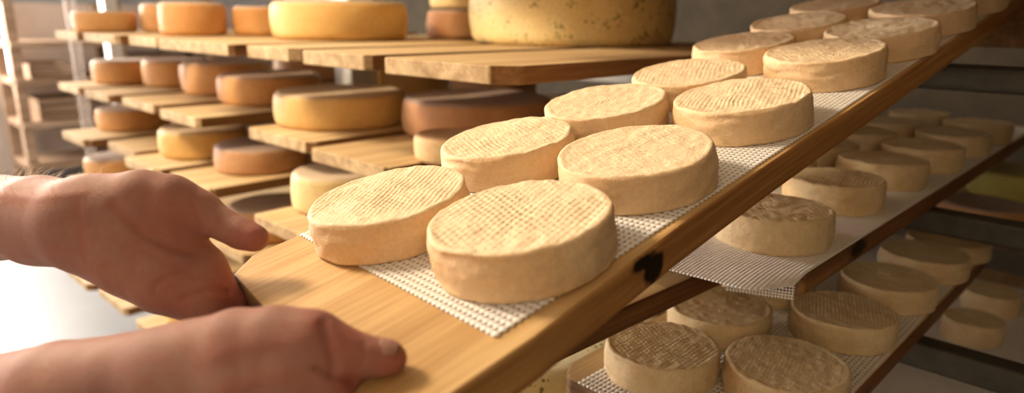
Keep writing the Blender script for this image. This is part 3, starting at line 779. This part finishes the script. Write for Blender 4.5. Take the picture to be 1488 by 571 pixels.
def crease(V, vn, lines):
    px = px_of(V); P = V-np.array([0, 0, ZC]); view = P/np.linalg.norm(P, axis=1)[:, None]
    fac = np.clip(-(vn*view).sum(1)*2, 0, 1)
    red = np.zeros(len(V))
    for pl, w, dp in lines:
        d = seg_dist(px, pl); g = np.exp(-(d/w)**2)*fac
        V = V-vn*(dp*g)[:, None]; red = np.maximum(red, .28*np.exp(-(d/(w*1.6))**2)*fac)
    return V, red

Vl, Ql, nl = sdf_mesh('l', LH, .0021)
Vl, redl = crease(Vl, nl, [
    ([(165, 300), (190, 322), (213, 341), (249, 357), (285, 366)], 8, .0026),
    ([(225, 420), (240, 403), (262, 397), (300, 401), (326, 405)], 6, .0013),
    ([(262, 438), (285, 427), (308, 422), (332, 424)], 5, .0013),
    ([(283, 300), (290, 316), (292, 332)], 4.5, .0011),
    ([(318, 318), (314, 330), (310, 340)], 3.0, .0009),
    ([(338, 404), (330, 412), (336, 428)], 3.5, .0016),
    ([(112, 300), (118, 330), (120, 360)], 6.0, .0004),
    ([(0, 285), (60, 288), (120, 280)], 7.0, -.0007),
    ([(200, 350), (235, 380), (262, 385)], 6.0, .0006)])
Vr, Qr, nr_ = sdf_mesh('r', RH, .0021)
Vr, redr = crease(Vr, nr_, [
    ([(470, 470), (478, 500), (486, 530), (482, 545)], 7.0, .0022),
    ([(460, 535), (486, 546), (515, 556)], 4.5, .0036),
    ([(300, 520), (360, 500), (440, 495)], 13.0, -.0004),
    ([(330, 570), (400, 548), (470, 548)], 13.0, -.0004),
    ([(528, 498), (531, 515), (528, 530)], 4.0, .0007)])
# redness: fingers and palm rim
def redness(V, base, pts):
    r_ = base.copy(); px = px_of(V)
    for (x, y, s, a) in pts: r_ = np.maximum(r_, a*np.exp(-(((px[:, 0]-x)**2+(px[:, 1]-y)**2)/s**2)))
    return np.clip(r_, 0, 1)
redl = redness(Vl, redl, [(330, 425, 40, .7), (365, 345, 28, .6), (240, 320, 60, .3), (260, 430, 50, .35)])
redr = redness(Vr, redr, [(570, 520, 30, .6), (500, 500, 45, .55), (505, 560, 30, .6), (460, 475, 25, .5)])
V = np.concatenate([Vl, Vr]); Q = np.concatenate([Ql, Qr+len(Vl)])
org = at(-60, 480, .62)
pm = mesh_np('person', V-org, Q, True, {'red': np.concatenate([redl, redr])})
person = link('person', pm, None, org, None, [M['skin']])
tag(person, 'person reaching in from the left, bare forearms and both hands holding the tilted board', 'person')

# thumbnail of the near hand: curved plate on the thumb tip
def nail_mesh():
    c = at(572, 514.5, .404); ax_ = at(582, 517, .404)-at(560, 513, .404); ax_ /= np.linalg.norm(ax_)
    up = UP*.90-FW*.35; up -= ax_*(up@ax_); up /= np.linalg.norm(up); sd = np.cross(up, ax_)
    ctr = at(561, 520, .404)
    nu, nv = 13, 13; P = []
    for i in range(nu):
        for j in range(nv):
            u_ = -1+2*i/(nu-1); w_ = -1+2*j/(nv-1)
            sx = u_*math.sqrt(1-.35*w_*w_*.8); ang = w_*.78*math.sqrt(max(0, 1-.3*u_*u_))
            R_ = .0110-.0010*max(0, u_)
            P.append(ctr+ax_*(.0012+sx*.0055)+(up*math.cos(ang)+sd*math.sin(ang))*R_)
    P = np.array(P); idx = np.arange(nu*nv).reshape(nu, nv)
    Fq = np.stack([idx[:-1, :-1], idx[1:, :-1], idx[1:, 1:], idx[:-1, 1:]], -1).reshape(-1, 4)
    return mesh_np('thumbnail', P-org, Fq)
nm = nail_mesh(); no = link('thumbnail', nm, person, None, None, [M['nail']])
sol = no.modifiers.new('s', 'SOLIDIFY'); sol.thickness = .0007; sol.offset = 0
# forearm hair along the upper outline of the far arm
hv = []; hf = []
top_ids = np.where((nl@UP > .35) & (px_of(Vl)[:, 0] < 150) & (px_of(Vl)[:, 0] > -120))[0]
rs = np.random.RandomState(3)
for q in rs.choice(top_ids, 420):
    p = Vl[q]-org; nrm = nl[q]; d = nrm*.8+RT*.9*rs.rand()+rs.randn(3)*.25; d /= np.linalg.norm(d)
    Lh = .007+.007*rs.rand(); w_ = .00010; sdv = np.cross(d, FW); sdv /= np.linalg.norm(sdv)+1e-9; s2 = np.cross(d, sdv)
    mid = p+d*Lh*.5; end = p+d*Lh+RT*.003
    b0 = len(hv)
    for c_, ww in ((p, w_), (mid, w_*.8), (end, w_*.3)):
        for t in range(3): 
            a_ = t*2.094; hv.append(c_+(sdv*math.cos(a_)+s2*math.sin(a_))*ww)
    for lv in range(2):
        for t in range(3):
            hf.append((b0+lv*3+t, b0+lv*3+(t+1) % 3, b0+lv*3+3+(t+1) % 3, b0+lv*3+3+t))
ho = link('arm_hair', mesh_np('arm_hair', hv, hf), person, None, None, [M['hair']]); ho['kind'] = 'stuff'

# rolled sleeves beyond the elbows
def sleeve(pts, name='sleeve'):
    seg = 40; P = []; rows_ = []
    for (c_, r_, dr) in pts:
        c_ = np.array(c_); d = dr/np.linalg.norm(dr); s1 = np.cross(d, UP); s1 /= np.linalg.norm(s1); s2 = np.cross(d, s1)
        for t in range(seg):
            a_ = 2*math.pi*t/seg; rr = r_*(1+.03*math.sin(5*a_+c_[0]*60)); P.append(c_+(s1*math.cos(a_)+s2*math.sin(a_))*rr-org)
    n = len(pts); i = np.arange(n-1)[:, None]; j = np.arange(seg)[None]; j2 = (j+1) % seg
    Qs = np.stack([i*seg+j, (i+1)*seg+j, (i+1)*seg+j2, i*seg+j2], -1).reshape(-1, 4)
    o = link(name, mesh_np(name, P, Qs), person, None, None, [M['cloth']]); s_ = o.modifiers.new('s', 'SOLIDIFY'); s_.thickness = .003
    return o
a0, a1 = at(-190, 326, .80), at(-105, 322, .722); dd = a0-a1
sleeve([(a1, .043, dd), (a1+dd*.12, .050, dd), (a1+dd*.4, .052, dd), (a1+dd*.45, .049, dd), (a1+dd*.9, .053, dd), (a1+dd*1.7, .056, dd), (a1+dd*1.72, .01, dd)])
a0, a1 = at(-240, 642, .565), at(-150, 626, .523); dd = a0-a1
sleeve([(a1, .049, dd), (a1+dd*.12, .055, dd), (a1+dd*.5, .057, dd), (a1+dd*.55, .053, dd), (a1+dd*1.2, .058, dd), (a1+dd*2.2, .060, dd), (a1+dd*2.22, .01, dd)])

# =================================================================== LIGHTS
def area(name, loc, target, size, power, col, sy=None):
    l = bpy.data.lights.new(name, 'AREA'); l.energy = power; l.color = col; l.size = size
    if sy: l.shape = 'RECTANGLE'; l.size_y = sy
    o = bpy.data.objects.new(name, l); C.objects.link(o); o.location = loc
    d = Vector(target)-Vector(loc); o.rotation_euler = d.to_track_quat('-Z', 'Y').to_euler(); return o
area('ceiling_lamp_light', (-1.9, -.15, ZC+1.0), (-.55, .55, ZC-.2), .40, 50, (1.0, .79, .53))
area('window_daylight', (-5.6, .1, ZC+.45), (-1.6, .7, ZC-.3), 1.4, 185, (1.0, .92, .84), 1.3)
area('aisle_fill_light', (.75, -1.2, ZC+.55), (-.35, .8, ZC-.3), 0.8, 9, (1.0, .73, .43))  # added fill, no lamp stands here; brightens the faces turned to the camera
w = bpy.data.worlds.new('world'); bpy.context.scene.world = w; w.use_nodes = True
w.node_tree.nodes['Background'].inputs[0].default_value = (.55, .5, .45, 1); w.node_tree.nodes['Background'].inputs[1].default_value = .03

vs = bpy.context.scene.view_settings
vs.view_transform = 'Standard'; vs.look = 'None'; vs.gamma = 1; vs.exposure = 0.0; vs.use_curve_mapping = False
